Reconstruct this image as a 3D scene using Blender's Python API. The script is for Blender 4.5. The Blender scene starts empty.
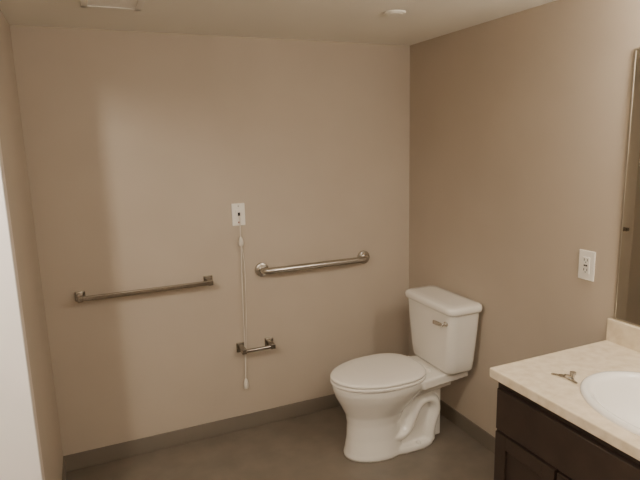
import bpy, bmesh
from math import *
from mathutils import Matrix, Vector

S=bpy.context.scene
COL=S.collection
# ------------------------------------------------------------ materials
def lin(c):
    c=c/255.0
    return c/12.92 if c<=0.04045 else ((c+0.055)/1.055)**2.4
def rgb(r,g,b): return (lin(r),lin(g),lin(b),1)
def mat(name,col,rough=.5,metal=0,noise=None,bump=None,coat=0,spec=None,emit=None):
    m=bpy.data.materials.new(name); m.use_nodes=True
    nt=m.node_tree; b=nt.nodes['Principled BSDF']
    b.inputs['Base Color'].default_value=col
    b.inputs['Roughness'].default_value=rough
    b.inputs['Metallic'].default_value=metal
    if coat: b.inputs['Coat Weight'].default_value=coat
    if spec is not None: b.inputs['Specular IOR Level'].default_value=spec
    if emit: b.inputs['Emission Color'].default_value=col; b.inputs['Emission Strength'].default_value=emit
    tc=nt.nodes.new('ShaderNodeTexCoord')
    if noise:
        col2,scale,det,lo,hi=noise
        n=nt.nodes.new('ShaderNodeTexNoise'); n.inputs['Scale'].default_value=scale; n.inputs['Detail'].default_value=det
        nt.links.new(tc.outputs['Object'],n.inputs['Vector'])
        r=nt.nodes.new('ShaderNodeValToRGB')
        r.color_ramp.elements[0].position=lo; r.color_ramp.elements[1].position=hi
        r.color_ramp.elements[0].color=col; r.color_ramp.elements[1].color=col2
        nt.links.new(n.outputs['Fac'],r.inputs['Fac']); nt.links.new(r.outputs['Color'],b.inputs['Base Color'])
    if bump:
        scale,st,dist=bump
        n=nt.nodes.new('ShaderNodeTexNoise'); n.inputs['Scale'].default_value=scale; n.inputs['Detail'].default_value=3
        nt.links.new(tc.outputs['Object'],n.inputs['Vector'])
        bp=nt.nodes.new('ShaderNodeBump'); bp.inputs['Strength'].default_value=st; bp.inputs['Distance'].default_value=dist
        nt.links.new(n.outputs['Fac'],bp.inputs['Height']); nt.links.new(bp.outputs['Normal'],b.inputs['Normal'])
    return m
M={}
M['wall']=mat('wall_paint',rgb(190,177,160),.7,noise=(rgb(185,172,155),3,2,.3,.7),bump=(160,.10,.002))
M['ceil']=mat('ceiling_paint',rgb(242,238,228),.85,bump=(120,.15,.003))
M['floor']=mat('floor_vinyl',rgb(124,114,102),.34,noise=(rgb(110,101,90),9,6,.3,.75),bump=(60,.05,.001))
M['base']=mat('baseboard_vinyl',rgb(120,111,99),.5)
M['white']=mat('trim_white',rgb(248,243,240),.5)
M['trim2']=mat('trim_casing',rgb(222,211,200),.5)
M['porc']=mat('porcelain',rgb(240,236,228),.12,coat=.5)
M['seat']=mat('seat_plastic',rgb(240,235,227),.22)
M['chrome']=mat('chrome',rgb(225,222,216),.2,1)
M['steel']=mat('brushed_steel',rgb(192,187,179),.26,1)
M['nickel']=mat('dark_nickel',rgb(164,157,147),.25,1)
M['plast']=mat('plate_plastic',rgb(240,236,228),.35)
M['dark']=mat('dark_slot',rgb(30,26,22),.6)
M['red']=mat('indicator_red',rgb(120,30,22),.4)
M['cord']=mat('cord_white',rgb(225,218,206),.7)
M['counter']=mat('cultured_marble',rgb(230,216,192),.25,noise=(rgb(212,195,167),30,9,.38,.75),coat=.2)
M['sink']=mat('sink_porcelain',rgb(246,243,238),.1,coat=.5)
M['wood']=mat('espresso_wood',rgb(60,48,41),.4,noise=(rgb(48,38,33),14,6,.3,.7))
M['mirror']=mat('mirror_glass',rgb(225,225,220),.02,1)
M['mframe']=mat('mirror_edge',rgb(190,182,168),.3,.9)
M['bulb']=mat('bulb_glow',(1,.88,.72,1),.5,emit=8)
# ------------------------------------------------------------ helpers
def finish(ob,m,parent=None,smooth=False,bevel=0,seg=3):
    COL.objects.link(ob)
    if m and not ob.data.materials: ob.data.materials.append(M[m])
    if parent: ob.parent=parent
    if bevel:
        bv=ob.modifiers.new('b','BEVEL'); bv.width=bevel; bv.segments=seg; bv.limit_method='ANGLE'; bv.angle_limit=radians(35)
    if smooth or bevel:
        for p in ob.data.polygons: p.use_smooth=True
        if bevel:
            w=ob.modifiers.new('wn','WEIGHTED_NORMAL'); w.keep_sharp=True
    return ob
def mesh(name,bm):
    bmesh.ops.recalc_face_normals(bm,faces=bm.faces[:])
    me=bpy.data.meshes.new(name); bm.to_mesh(me); bm.free()
    return bpy.data.objects.new(name,me)
def empty(name,loc=(0,0,0)):
    e=bpy.data.objects.new(name,None); e.empty_display_size=.1; COL.objects.link(e)
    return e
def addbox(bm,x0,x1,y0,y1,z0,z1):
    r=bmesh.ops.create_cube(bm,size=1)
    for v in r['verts']:
        v.co=Vector(((x0+x1)/2+v.co.x*(x1-x0),(y0+y1)/2+v.co.y*(y1-y0),(z0+z1)/2+v.co.z*(z1-z0)))
    return r['verts']
def box(name,b,m,parent=None,bevel=0,seg=3):
    bm=bmesh.new(); addbox(bm,*b); return finish(mesh(name,bm),m,parent,bevel=bevel,seg=seg)
def loft(bm,rings,cap=True,closed=True):
    R=[[bm.verts.new(p) for p in r] for r in rings]
    n=len(R[0])
    for a,b in zip(R[:-1],R[1:]):
        for i in range(n): bm.faces.new((a[i],a[(i+1)%n],b[(i+1)%n],b[i]))
    if cap:
        bm.faces.new(R[0][::-1]); bm.faces.new(R[-1])
    return R
def revolve(name,prof,axis_o,axis_d,m,parent=None,n=32,smooth=True):
    """prof: list of (radius, along)"""
    d=Vector(axis_d).normalized(); o=Vector(axis_o)
    u=d.orthogonal().normalized(); w=d.cross(u)
    bm=bmesh.new()
    rings=[[o+d*h+(u*cos(2*pi*i/n)+w*sin(2*pi*i/n))*max(r,1e-4) for i in range(n)] for r,h in prof]
    loft(bm,rings)
    ob=finish(mesh(name,bm),m,parent)
    if smooth:
        for p in ob.data.polygons: p.use_smooth=True
        ob.data.set_sharp_from_angle(angle=radians(40))
    return ob
def tube(name,pts,rad,m,parent=None,n=16,cyc=False):
    cu=bpy.data.curves.new(name,'CURVE'); cu.dimensions='3D'; cu.bevel_depth=rad; cu.bevel_resolution=6; cu.use_fill_caps=True
    s=cu.splines.new('POLY'); s.points.add(len(pts)-1)
    for p,q in zip(s.points,pts): p.co=(*q,1)
    s.use_cyclic_u=cyc
    ob=bpy.data.objects.new(name+'_c',cu); COL.objects.link(ob)
    dg=bpy.context.evaluated_depsgraph_get(); dg.update()
    me=bpy.data.meshes.new_from_object(ob.evaluated_get(dg)); bpy.data.objects.remove(ob)
    o=bpy.data.objects.new(name,me); me.materials.clear()
    finish(o,m,parent)
    for p in me.polygons: p.use_smooth=True
    return o
def catmull(P,k=10):
    P=[Vector(p) for p in P]; Q=[P[0]*2-P[1]]+P+[P[-1]*2-P[-2]]; out=[]
    for i in range(1,len(Q)-2):
        a,b,c,d=Q[i-1:i+3]
        for j in range(k):
            t=j/k
            out.append(.5*((2*b)+(-a+c)*t+(2*a-5*b+4*c-d)*t*t+(-a+3*b-3*c+d)*t**3))
    out.append(P[-1]); return out

W=2.048; H=2.15; B=0.088
DY=-0.95; DY2=-2.30; DH=2.00      # doorway in left wall
FY=-3.35; HX=-3.7
# ------------------------------------------------------------ room shell
box('floor',(HX-.1,.12,FY-.1,.12,-.1,0),'floor')
box('ceiling',(HX-.1,.12,FY-.1,.12,H,H+.1),'ceil')
box('wall_back',(-W-.12,.12,0,.12,0,H),'wall')
box('wall_right',(0,.12,FY,0,0,H),'wall')
bm=bmesh.new()
addbox(bm,-W-.12,-W,DY,0,0,H); addbox(bm,-W-.12,-W,FY,DY2,0,H); addbox(bm,-W-.12,-W,DY2,DY,DH,H)
finish(mesh('wall_left',bm),'wall')
box('wall_front',(HX,.12,FY-.1,FY,0,H),'wall')
box('wall_hall_side',(HX-.1,HX,FY,.12,0,H),'wall')
box('wall_hall_end',(HX,-W-.12,0,.12,0,H),'wall')
box('baseboard_back',(-W,-.0,-.008,0,0,B),'base',bevel=.003)
box('baseboard_right',(-.008,0,-1.43,-.008,0,B),'base',bevel=.003)
box('baseboard_left',(-W,-W+.008,DY+.07,-.008,0,B),'base',bevel=.003)
# casing round the doorway
c=empty('door_frame')
box('jamb_far',(-W-.135,-W+.012,DY-.02,DY,0,DH),'white',c,bevel=.002)
box('jamb_near',(-W-.135,-W+.012,DY2,DY2+.02,0,DH),'white',c,bevel=.002)
box('head',(-W-.135,-W+.012,DY2+.02,DY-.02,DH-.02,DH),'white',c,bevel=.002)
box('casing_far',(-W,-W+.012,DY,DY+.062,0,DH+.06),'trim2',c,bevel=.003)
box('casing_near',(-W,-W+.012,DY2-.062,DY2,0,DH+.06),'trim2',c,bevel=.003)
box('casing_head',(-W,-W+.012,DY2,DY,DH,DH+.06),'trim2',c,bevel=.003)
d=empty('door_1')
box('leaf',(-W-.15-.9,-W-.15,DY-.045,DY-.005,.01,DH-.03),'white',d,bevel=.003)
revolve('knob',[(.03,0),(.03,.006),(.012,.01),(.012,.04),(.028,.05),(.03,.065),(.02,.078),(0,.08)],(-W-.98,DY-.045,.95),(0,-1,0),'steel',d)
# ------------------------------------------------------------ ceiling things
v=empty('ceiling_vent')
vx0,vx1,vy0,vy1=-1.765,-1.545,-.68,-.455
bm=bmesh.new()
vt=.010
addbox(bm,vx0,vx1,vy1-.025,vy1,H-vt,H); addbox(bm,vx0,vx1,vy0,vy0+.025,H-vt,H)
addbox(bm,vx0,vx0+.025,vy0,vy1,H-vt,H); addbox(bm,vx1-.025,vx1,vy0,vy1,H-vt,H)
for i in range(9):
    y=vy0+.032+i*.019; addbox(bm,vx0+.02,vx1-.02,y-.005,y+.006,H-.0075,H-.0015)
finish(mesh('grille',bm),'plast',v,bevel=.001,seg=2)
revolve('sprinkler_cover',[(.047,0),(.047,-.003),(.044,-.007),(.034,-.007),(.032,-.010),(0.0,-.010)],(-.53,-.70,H),(0,0,1),'ceil')
# ------------------------------------------------------------ towel bar (back wall)
t=empty('towel_bar')
for i,x in enumerate((-1.888,-1.262)):
    box('plate_%d'%i,(x-.024,x+.024,-.009,0,.879,.927),'nickel',t,bevel=.003)
    box('post_%d'%i,(x-.013,x+.013,-.078,-.008,.890,.916),'nickel',t,bevel=.003)
box('bar',(-1.89,-1.26,-.074,-.056,.892,.914),'nickel',t,bevel=.003)
# ------------------------------------------------------------ grab bar
g=empty('grab_bar')
gz=.924
xl,xr=-.962,-.325
pts=catmull([(xl,-.005,gz),(xl,-.03,gz),(xl+.015,-.052,gz),(xl+.045,-.06,gz),(-.8,-.06,gz),(-.5,-.06,gz),(-.37,-.06,gz),(-.34,-.052,gz),(xr,-.03,gz),(xr,-.005,gz)],6)
tube('bar',pts,.0185,'steel',g)
for i,x in enumerate((xl,xr)):
    revolve('flange_%d'%i,[(.040,0),(.040,.008),(.037,.014),(.026,.018),(.018,.018)],(x,0,gz),(0,-1,0),'steel',g)
# ------------------------------------------------------------ toilet paper holder
t=empty('toilet_paper_holder')
for i,(x,z) in enumerate(((-1.105,.496),(-.94,.496))):
    box('plate_%d'%i,(x-.025,x+.025,-.01,0,z-.027,z+.027),'nickel',t,bevel=.003)
    box('post_%d'%i,(x-.013,x+.013,-.085,-.008,z-.014,z+.014),'nickel',t,bevel=.003)
tube('roller',[(-1.10,-.072,.494),(-.945,-.072,.494)],.010,'nickel',t)
# ------------------------------------------------------------ emergency pull cord
e=empty('emergency_pull_cord')
px,pz=-1.077,1.241
box('plate',(px-.036,px+.036,-.007,0,pz-.06,pz+.06),'plast',e,bevel=.003)
box('switch',(px-.014,px+.014,-.013,-.006,pz-.028,pz+.028),'plast',e,bevel=.002)
box('switch_slot',(px-.006,px+.006,-.018,-.012,pz-.006,pz+.012),'dark',e,bevel=.001)
revolve('led',[(.005,0),(.005,.002),(0,.003)],(px,-.007,pz-.042),(0,-1,0),'red',e)
revolve('screw',[(.003,0),(.003,.001),(0,.0015)],(px,-.007,pz+.046),(0,-1,0),'steel',e)
tube('cord',catmull([(px,-.016,pz-.005),(px+.001,-.02,pz-.03),(px+.002,-.018,1.1),(px-.004,-.016,.8),(px-.008,-.016,.5),(px-.012,-.016,.27)],8),.0026,'cord',e)
tube('cord_return',catmull([(px+.002,-.018,1.1),(px+.016,-.014,.95),(px+.011,-.014,.7),(px+.000,-.014,.5),(px-.012,-.016,.30)],8),.0019,'cord',e)
revolve('bell_top',[(.003,.022),(.008,.015),(.013,0),(.014,-.02),(.010,-.028),(0,-.028)],(px+.002,-.018,1.10),(0,0,1),'cord',e)
revolve('bell_end',[(.003,.028),(.009,.02),(.014,0),(.0155,-.024),(.012,-.03),(0,-.03)],(px-.012,-.017,.283),(0,0,1),'cord',e)
# ------------------------------------------------------------ outlet (right wall)
o=empty('wall_outlet')
oy,oz=-1.298,1.10
box('plate',(-.006,0,oy-.037,oy+.037,oz-.06,oz+.06),'plast',o,bevel=.0025)
box('face',(-.009,-.005,oy-.017,oy+.017,oz-.034,oz+.034),'plast',o,bevel=.0015)
bm=bmesh.new()
for dz in (-.02,.02):
    addbox(bm,-.0097,-.0085,oy-.0085,oy-.006,dz+oz-.002,dz+oz+.008)
    addbox(bm,-.0097,-.0085,oy+.006,oy+.0085,dz+oz-.002,dz+oz+.008)
    addbox(bm,-.0097,-.0085,oy-.002,oy+.002,dz+oz-.009,dz+oz-.005)
addbox(bm,-.0105,-.0085,oy-.008,oy-.001,oz-.003,oz+.003); addbox(bm,-.0105,-.0085,oy+.001,oy+.008,oz-.003,oz+.003)
finish(mesh('slots',bm),'dark',o)
# ------------------------------------------------------------ toilet
T=empty('toilet')
CY=-.505
def egg(Lb,Lf,hw,z,n=64,pw=2.0,Lc=None):
    """egg outline; L measured from right wall toward -x"""
    if Lc is None: Lc=Lb+(Lf-Lb)*.42
    out=[]
    for i in range(n):
        a=2*pi*i/n; ca,sa=cos(a),sin(a)
        pp=2.0 if ca>0 else pw
        x=(Lf-Lc if ca>0 else Lc-Lb)*(abs(ca)**(2/pp))*(1 if ca>0 else -1)
        y=hw*(abs(sa)**(2/pp))*(1 if sa>0 else -1)
        out.append(Vector((-(Lc+x),CY+y,z)))
    return out
# body: blended from overlapping closed solids
bm=bmesh.new()
sec=[(0,.385,.712,.122),(.015,.385,.714,.124),(.03,.39,.708,.119),(.10,.40,.696,.107),(.18,.40,.692,.104),(.23,.38,.70,.114),(.28,.33,.724,.138),(.33,.28,.750,.162),(.37,.25,.765,.177),(.40,.24,.768,.181),(.408,.245,.763,.176)]
loft(bm,[egg(a,b,h,z,pw=2.3) for z,a,b,h in sec])
# rear deck
def slab(l0,l1,hw0,hw1,z0,z1):
    rs=[]
    for l,hw in ((l0,hw0),(l1,hw1)):
        rs.append([Vector((-l,CY-hw,z0)),Vector((-l,CY+hw,z0)),Vector((-l,CY+hw,z1)),Vector((-l,CY-hw,z1))])
    loft(bm,rs)
slab(.03,.34,.125,.165,.355,.408)
slab(.10,.36,.075,.11,.30,.37)
slab(.16,.50,.062,.076,.02,.33)       # central web
# foot
loft(bm,[egg(.20,.60,.120,z,pw=3) if z<.02 else egg(.205,.60,.114,z,pw=3) for z in (0,.018,.032)])
# trapway bulge
path=catmull([(.48,.09,0),(.42,.088,0),(.375,.122,0),(.345,.185,0),(.31,.243,0),(.255,.262,0),(.213,.235,0),(.203,.185,0),(.222,.13,0),(.235,.08,0),(.235,.02,0)],10)
rings=[]
for i,p in enumerate(path):
    a=path[max(0,i-1)]; b=path[min(len(path)-1,i+1)]; tg=(b-a).normalized(); nn=Vector((-tg.y,tg.x,0))
    r=.041
    rings.append([Vector((-(p.x+nn.x*r*cos(q)),CY+.104*sin(q),p.y+nn.y*r*cos(q))) for q in [2*pi*k/32 for k in range(32)]])
loft(bm,rings)
body=mesh('bowl_raw',bm); COL.objects.link(body)
rm=body.modifiers.new('r','REMESH'); rm.mode='VOXEL'; rm.voxel_size=.0045
sm=body.modifiers.new('s','SMOOTH'); sm.factor=.5; sm.iterations=18
dg=bpy.context.evaluated_depsgraph_get(); dg.update()
me=bpy.data.meshes.new_from_object(body.evaluated_get(dg)); bpy.data.objects.remove(body)
for vtx in me.vertices:
    if vtx.co.z<.004: vtx.co.z=0.0
ob=bpy.data.objects.new('bowl',me); finish(ob,'porc',T,smooth=True)
for s_ in (-1,1):
    revolve('bolt_cap',[(.013,0),(.013,.008),(.009,.016),(0,.018)],(-.33,CY+s_*.100,.028),(0,0,1),'porc',T)
# seat + lid
bm=bmesh.new()
loft(bm,[egg(.275,.770,.184,.407,pw=2.7),egg(.272,.775,.188,.411,pw=2.7),egg(.272,.775,.188,.420,pw=2.7),egg(.276,.770,.184,.424,pw=2.7)])
finish(mesh('seat_ring',bm),'seat',T,smooth=True).data.set_sharp_from_angle(angle=radians(60))
bm=bmesh.new()
rings=[egg(.279,.768,.182,.4265,pw=2.7),egg(.274,.774,.188,.430,pw=2.7),egg(.273,.775,.189,.437,pw=2.7),egg(.277,.771,.185,.443,pw=2.7),egg(.288,.758,.174,.4465,pw=2.7),egg(.33,.705,.13,.449,pw=2.5),egg(.42,.59,.06,.4505,pw=2.2)]
loft(bm,rings)
finish(mesh('seat_lid',bm),'seat',T,smooth=True).data.set_sharp_from_angle(angle=radians(60))
for s_ in (-1,1):
    tube('hinge',[(-.268,CY+s_*.075-.02,.425),(-.268,CY+s_*.075+.02,.425)],.011,'seat',T)
    box('hinge_post',(-.285,-.245,CY+s_*.075-.016,CY+s_*.075+.016,.403,.425),'seat',T,bevel=.004)
# tank
def rrect(l0,l1,hw,z,r,n=8,bow=0.0):
    out=[]
    for cx,cy,a0 in ((l1-r,hw-r,0),(l0+r,hw-r,90),(l0+r,-hw+r,180),(l1-r,-hw+r,270)):
        for k in range(n+1):
            a=radians(a0+90*k/n); x=cx+r*cos(a); y=cy+r*sin(a)
            if x>(l0+l1)/2: x+=bow*(1-(y/hw)**2)
            out.append(Vector((-x,CY+y,z)))
    return out
bm=bmesh.new()
loft(bm,[rrect(.05,.17,.145,.404,.03,bow=.006),rrect(.034,.188,.170,.409,.035,bow=.008),rrect(.03,.195,.180,.424,.04,bow=.01),rrect(.028,.200,.187,.48,.04,bow=.012),rrect(.024,.206,.202,.62,.04,bow=.012),rrect(.022,.210,.212,.742,.04,bow=.012)])
finish(mesh('tank',bm),'porc',T,smooth=True).data.set_sharp_from_angle(angle=radians(50))
bm=bmesh.new()
loft(bm,[rrect(.018,.214,.215,.740,.04,bow=.012),rrect(.012,.222,.223,.745,.045,bow=.013),rrect(.011,.224,.225,.755,.045,bow=.013),rrect(.011,.224,.225,.768,.045,bow=.013),rrect(.015,.219,.220,.777,.042,bow=.013),rrect(.026,.207,.208,.782,.035,bow=.012),rrect(.06,.17,.17,.7835,.03,bow=.01)])
finish(mesh('tank_lid',bm),'porc',T,smooth=True).data.set_sharp_from_angle(angle=radians(60))
ly=CY-.165; lz=.690
revolve('lever_base',[(.014,0),(.014,.008),(.009,.012),(.009,.022),(0,.023)],(-.211,ly,lz),(-1,0,0),'chrome',T)
bm=bmesh.new()
rings=[]
for k in range(9):
    f=k/8; y=ly-.008+.085*f; hh=.008+.003*sin(pi*f)*1.0+.002*f; zz=lz-.006*f
    rings.append([Vector((-(.236+.004*cos(q)),y,zz+hh*sin(q))) for q in [2*pi*j/12 for j in range(12)]])
loft(bm,rings); finish(mesh('lever',bm),'chrome',T,smooth=True)
# supply line and stop valve behind the tank
tube('supply_line',catmull([(-.035,CY+.25,.17),(-.05,CY+.25,.2),(-.09,CY+.22,.28),(-.11,CY+.17,.36),(-.11,CY+.13,.41)],8),.006,'steel',T)
revolve('stop_valve',[(.025,0),(.025,.004),(.009,.006),(.009,.03),(.014,.032),(.014,.05),(0,.05)],(-.001,CY+.25,.165),(-1,0,0),'chrome',T)
# ------------------------------------------------------------ vanity
V=empty('bathroom_vanity')
XB=-.002
y0,y1=-2.50,-1.42
cz=.83; ct=.035; cx=-.59
bx=-.560
bm=bmesh.new()
addbox(bm,bx,XB,y1-.033,y1-.015,.0,cz-ct)      # far side panel
addbox(bm,bx,XB,y0+.01,y0+.028,.0,cz-ct)       # near side panel
addbox(bm,bx,XB,y0+.028,y1-.033,.09,.108)      # bottom
addbox(bm,bx,bx+.018,y0+.028,y1-.033,.108,cz-ct)  # face
addbox(bm,XB-.01,XB,y0+.028,y1-.033,.108,cz-ct)   # back
finish(mesh('carcass',bm),'wood',V)
box('toe_kick',(bx+.06,bx+.075,y0+.028,y1-.033,0,.09),'wood',V)
def shaker(name,ya,yb,za,zb,fr=.05):
    bm=bmesh.new(); xa=bx-.02
    addbox(bm,xa,bx,ya,ya+fr,za,zb); addbox(bm,xa,bx,yb-fr,yb,za,zb)
    addbox(bm,xa,bx,ya+fr,yb-fr,za,za+fr); addbox(bm,xa,bx,ya+fr,yb-fr,zb-fr,zb)
    addbox(bm,xa+.010,bx,ya+fr,yb-fr,za+fr,zb-fr)
    finish(mesh(name,bm),'wood',V,bevel=.0015)
def slabf(name,ya,yb,za,zb): box(name,(bx-.02,bx,ya,yb,za,zb),'wood',V,bevel=.003)
slabf('drawer_front_1',y1-.56,y1-.03,.615,.765)
slabf('drawer_front_2',y0+.03,y1-.57,.615,.765)
shaker('door_1',y1-.29,y1-.03,.11,.605); shaker('door_2',y1-.56,y1-.30,.11,.605)
shaker('door_3',y0+.03,y0+.255,.11,.605); shaker('door_4',y0+.265,y1-.57,.11,.605)
# countertop with an oval cut-out
sx,sy,ra,rb=-.330,-1.895,.19,.245
bm=bmesh.new()
N=64
def rectpt(a):
    dx,dy=cos(a),sin(a)
    hx0,hx1,hy0,hy1=cx-sx,XB-sx,y0-sy,y1-sy
    ts=[]
    if dx>1e-9: ts.append(hx1/dx)
    if dx<-1e-9: ts.append(hx0/dx)
    if dy>1e-9: ts.append(hy1/dy)
    if dy<-1e-9: ts.append(hy0/dy)
    tt=min(ts); return sx+dx*tt,sy+dy*tt
angs=sorted([2*pi*i/N for i in range(N)]+[atan2(yy-sy,xx-sx)%(2*pi) for xx in (cx,XB) for yy in (y0,y1)])
o_=[rectpt(a) for a in angs]; i_=[(sx+ra*cos(a),sy+rb*sin(a)) for a in angs]
n=len(angs)
To=[bm.verts.new((x,y,cz)) for x,y in o_]; Ti=[bm.verts.new((x,y,cz)) for x,y in i_]
Bo=[bm.verts.new((x,y,cz-ct)) for x,y in o_]; Bi=[bm.verts.new((x,y,cz-ct)) for x,y in i_]
for k in range(n):
    j=(k+1)%n
    bm.faces.new((To[k],To[j],Ti[j],Ti[k])); bm.faces.new((Bo[k],Bi[k],Bi[j],Bo[j]))
    bm.faces.new((To[k],Bo[k],Bo[j],To[j])); bm.faces.new((Ti[k],Ti[j],Bi[j],Bi[k]))
ctp=finish(mesh('countertop',bm),'counter',V)
bv=ctp.modifiers.new('b','BEVEL'); bv.width=.008; bv.segments=4; bv.limit_method='ANGLE'; bv.angle_limit=radians(60)
box('backsplash',(-.022,XB,y0,y1,cz-.002,.918),'counter',V,bevel=.004)
# sink: rolled rim + bowl
bm=bmesh.new()
prof=[(1.10,.000),(1.10,.006),(1.07,.012),(1.02,.013),(.97,.008),(.93,-.004),(.88,-.03),(.80,-.07),(.66,-.105),(.45,-.125),(.2,-.132),(.09,-.134)]
rings=[[Vector((sx+ra*r*cos(2*pi*i/64),sy+rb*r*sin(2*pi*i/64),cz+z)) for i in range(64)] for r,z in prof]
R=loft(bm,rings,cap=False); bm.faces.new(R[-1])
finish(mesh('sink_basin',bm),'sink',V,smooth=True)
revolve('drain',[(.022,0),(.022,.003),(.016,.004),(.014,.001),(0,.001)],(sx,sy,cz-.134),(0,0,1),'chrome',V)
# faucet
revolve('faucet_base',[(.026,0),(.026,.01),(.018,.02),(.016,.09),(.0,.095)],(-.075,sy,cz),(0,0,1),'chrome',V)
tube('faucet_spout',catmull([(-.075,sy,cz+.06),(-.11,sy,cz+.10),(-.16,sy,cz+.11),(-.20,sy,cz+.09)],8),.011,'chrome',V)
tube('faucet_lever',[(-.075,sy,cz+.09),(-.045,sy,cz+.13)],.006,'chrome',V)
# mirror
mm=empty('wall_mirror')
box('glass',(-.006,-.001,y0+.02,-1.444,.925,1.90),'mirror',mm)
bm=bmesh.new()
addbox(bm,-.009,0,-1.444,-1.438,.919,1.908); addbox(bm,-.009,0,y0+.012,y0+.02,.919,1.908)
addbox(bm,-.009,0,y0+.02,-1.444,.919,.925); addbox(bm,-.009,0,y0+.02,-1.444,1.90,1.908)
finish(mesh('frame',bm),'mframe',mm)
# ------------------------------------------------------------ keys on the counter
K=empty('key_ring')
kx,ky=-.418,-1.598; kz=cz+.0045
tube('ring',[(kx+.014*cos(a),ky+.014*sin(a),kz) for a in [2*pi*i/24 for i in range(24)]],.0022,'nickel',K,cyc=True)
def key(name,ang,r0,z,s):
    bm=bmesh.new()
    n=20
    def ext(pts,t=.004):
        a=[bm.verts.new((x*s,y*s,0)) for x,y in pts]; b=[bm.verts.new((x*s,y*s,t)) for x,y in pts]
        bm.faces.new(a[::-1]); bm.faces.new(b)
        for i in range(len(pts)): bm.faces.new((a[i],a[(i+1)%len(pts)],b[(i+1)%len(pts)],b[i]))
    ext([(.014+.013*cos(2*pi*i/n),.012*sin(2*pi*i/n)) for i in range(n)])
    ext([(.024,-.005),(.052,-.005),(.056,0),(.052,.005),(.048,.002),(.045,.0055),(.041,.002),(.037,.0055),(.033,.003),(.024,.0055)])
    ob=finish(mesh(name,bm),'nickel',K,bevel=.0005)
    ob.matrix_local=Matrix.Translation((kx+r0*cos(ang),ky+r0*sin(ang),z))@Matrix.Rotation(ang,4,'Z')
key('key_1',radians(125),.006,cz+.0015,.8); key('key_2',radians(255),.006,cz+.0015,.8)
revolve('bolt',[(.006,0),(.006,.009),(.010,.010),(.010,.017),(0,.017)],(kx+.016,ky-.006,cz+.0015),(0,0,1),'steel',K)
# ------------------------------------------------------------ vanity light
VL=empty('vanity_light')
vly=-1.97; vz=1.97
box('backplate',(-.025,0,vly-.3,vly+.3,vz-.05,vz+.05),'chrome',VL,bevel=.004)
def plight(name,loc,power,rad,col):
    l=bpy.data.lights.new(name,'POINT'); l.energy=power; l.shadow_soft_size=rad; l.color=col
    o=bpy.data.objects.new(name,l); COL.objects.link(o); o.location=loc; return o
warm=(1,.905,.785)
for i in range(3):
    yy=vly-.2+.2*i
    revolve('socket_%d'%i,[(.03,0),(.03,.06),(.02,.07),(0,.07)],(-.025,yy,vz),(-1,0,0),'chrome',VL)
    revolve('bulb_%d'%i,[(.0,0),(.014,.002),(.022,.012),(.03,.03),(.03,.04),(.02,.055),(0,.062)],(-.095,yy,vz),(-1,0,0),'bulb',VL)
    plight('vanity_bulb_light_%d'%i,(-.13,yy,vz),26,.036,warm).parent=VL
# hall light: pendant just outside the doorway
HL=empty('hall_ceiling_light')
hx,hy=-2.31,-1.78
revolve('canopy',[(.06,0),(.06,-.012),(.045,-.02),(.02,-.025),(.02,-.06),(0,-.06)],(hx,hy,H),(0,0,1),'steel',HL)
plight('hall_bulb_light',(hx,hy,H-.125),50,.035,warm).parent=HL
# added fill lamp behind the camera, brightens the right wall
FL=empty('added_fill_light')
revolve('canopy',[(.10,0),(.10,-.015),(.08,-.025),(.02,-.03),(.02,-.10),(0,-.10)],(-1.35,-3.0,H),(0,0,1),'steel',FL)  # invented ceiling mount for the fill lamp
plight('fill_point_light',(-1.35,-3.0,H-.17),24,.05,warm).parent=FL

w=bpy.data.worlds.new('World'); S.world=w; w.use_nodes=True
w.node_tree.nodes['Background'].inputs[0].default_value=(1,.8,.6,1); w.node_tree.nodes['Background'].inputs[1].default_value=.05
# ------------------------------------------------------------ camera
cam=bpy.data.cameras.new('camera'); co=bpy.data.objects.new('camera',cam); COL.objects.link(co)
cam.sensor_width=36; cam.lens=538*36/640; cam.clip_start=.02
Rr=Matrix.Rotation(radians(-23.35),4,'Z')@Matrix.Rotation(radians(90-10.49),4,'X')@Matrix.Rotation(radians(-1.52),4,'Z')
co.matrix_world=Matrix.Translation((-1.813,-2.801,1.62))@Rr
S.camera=co
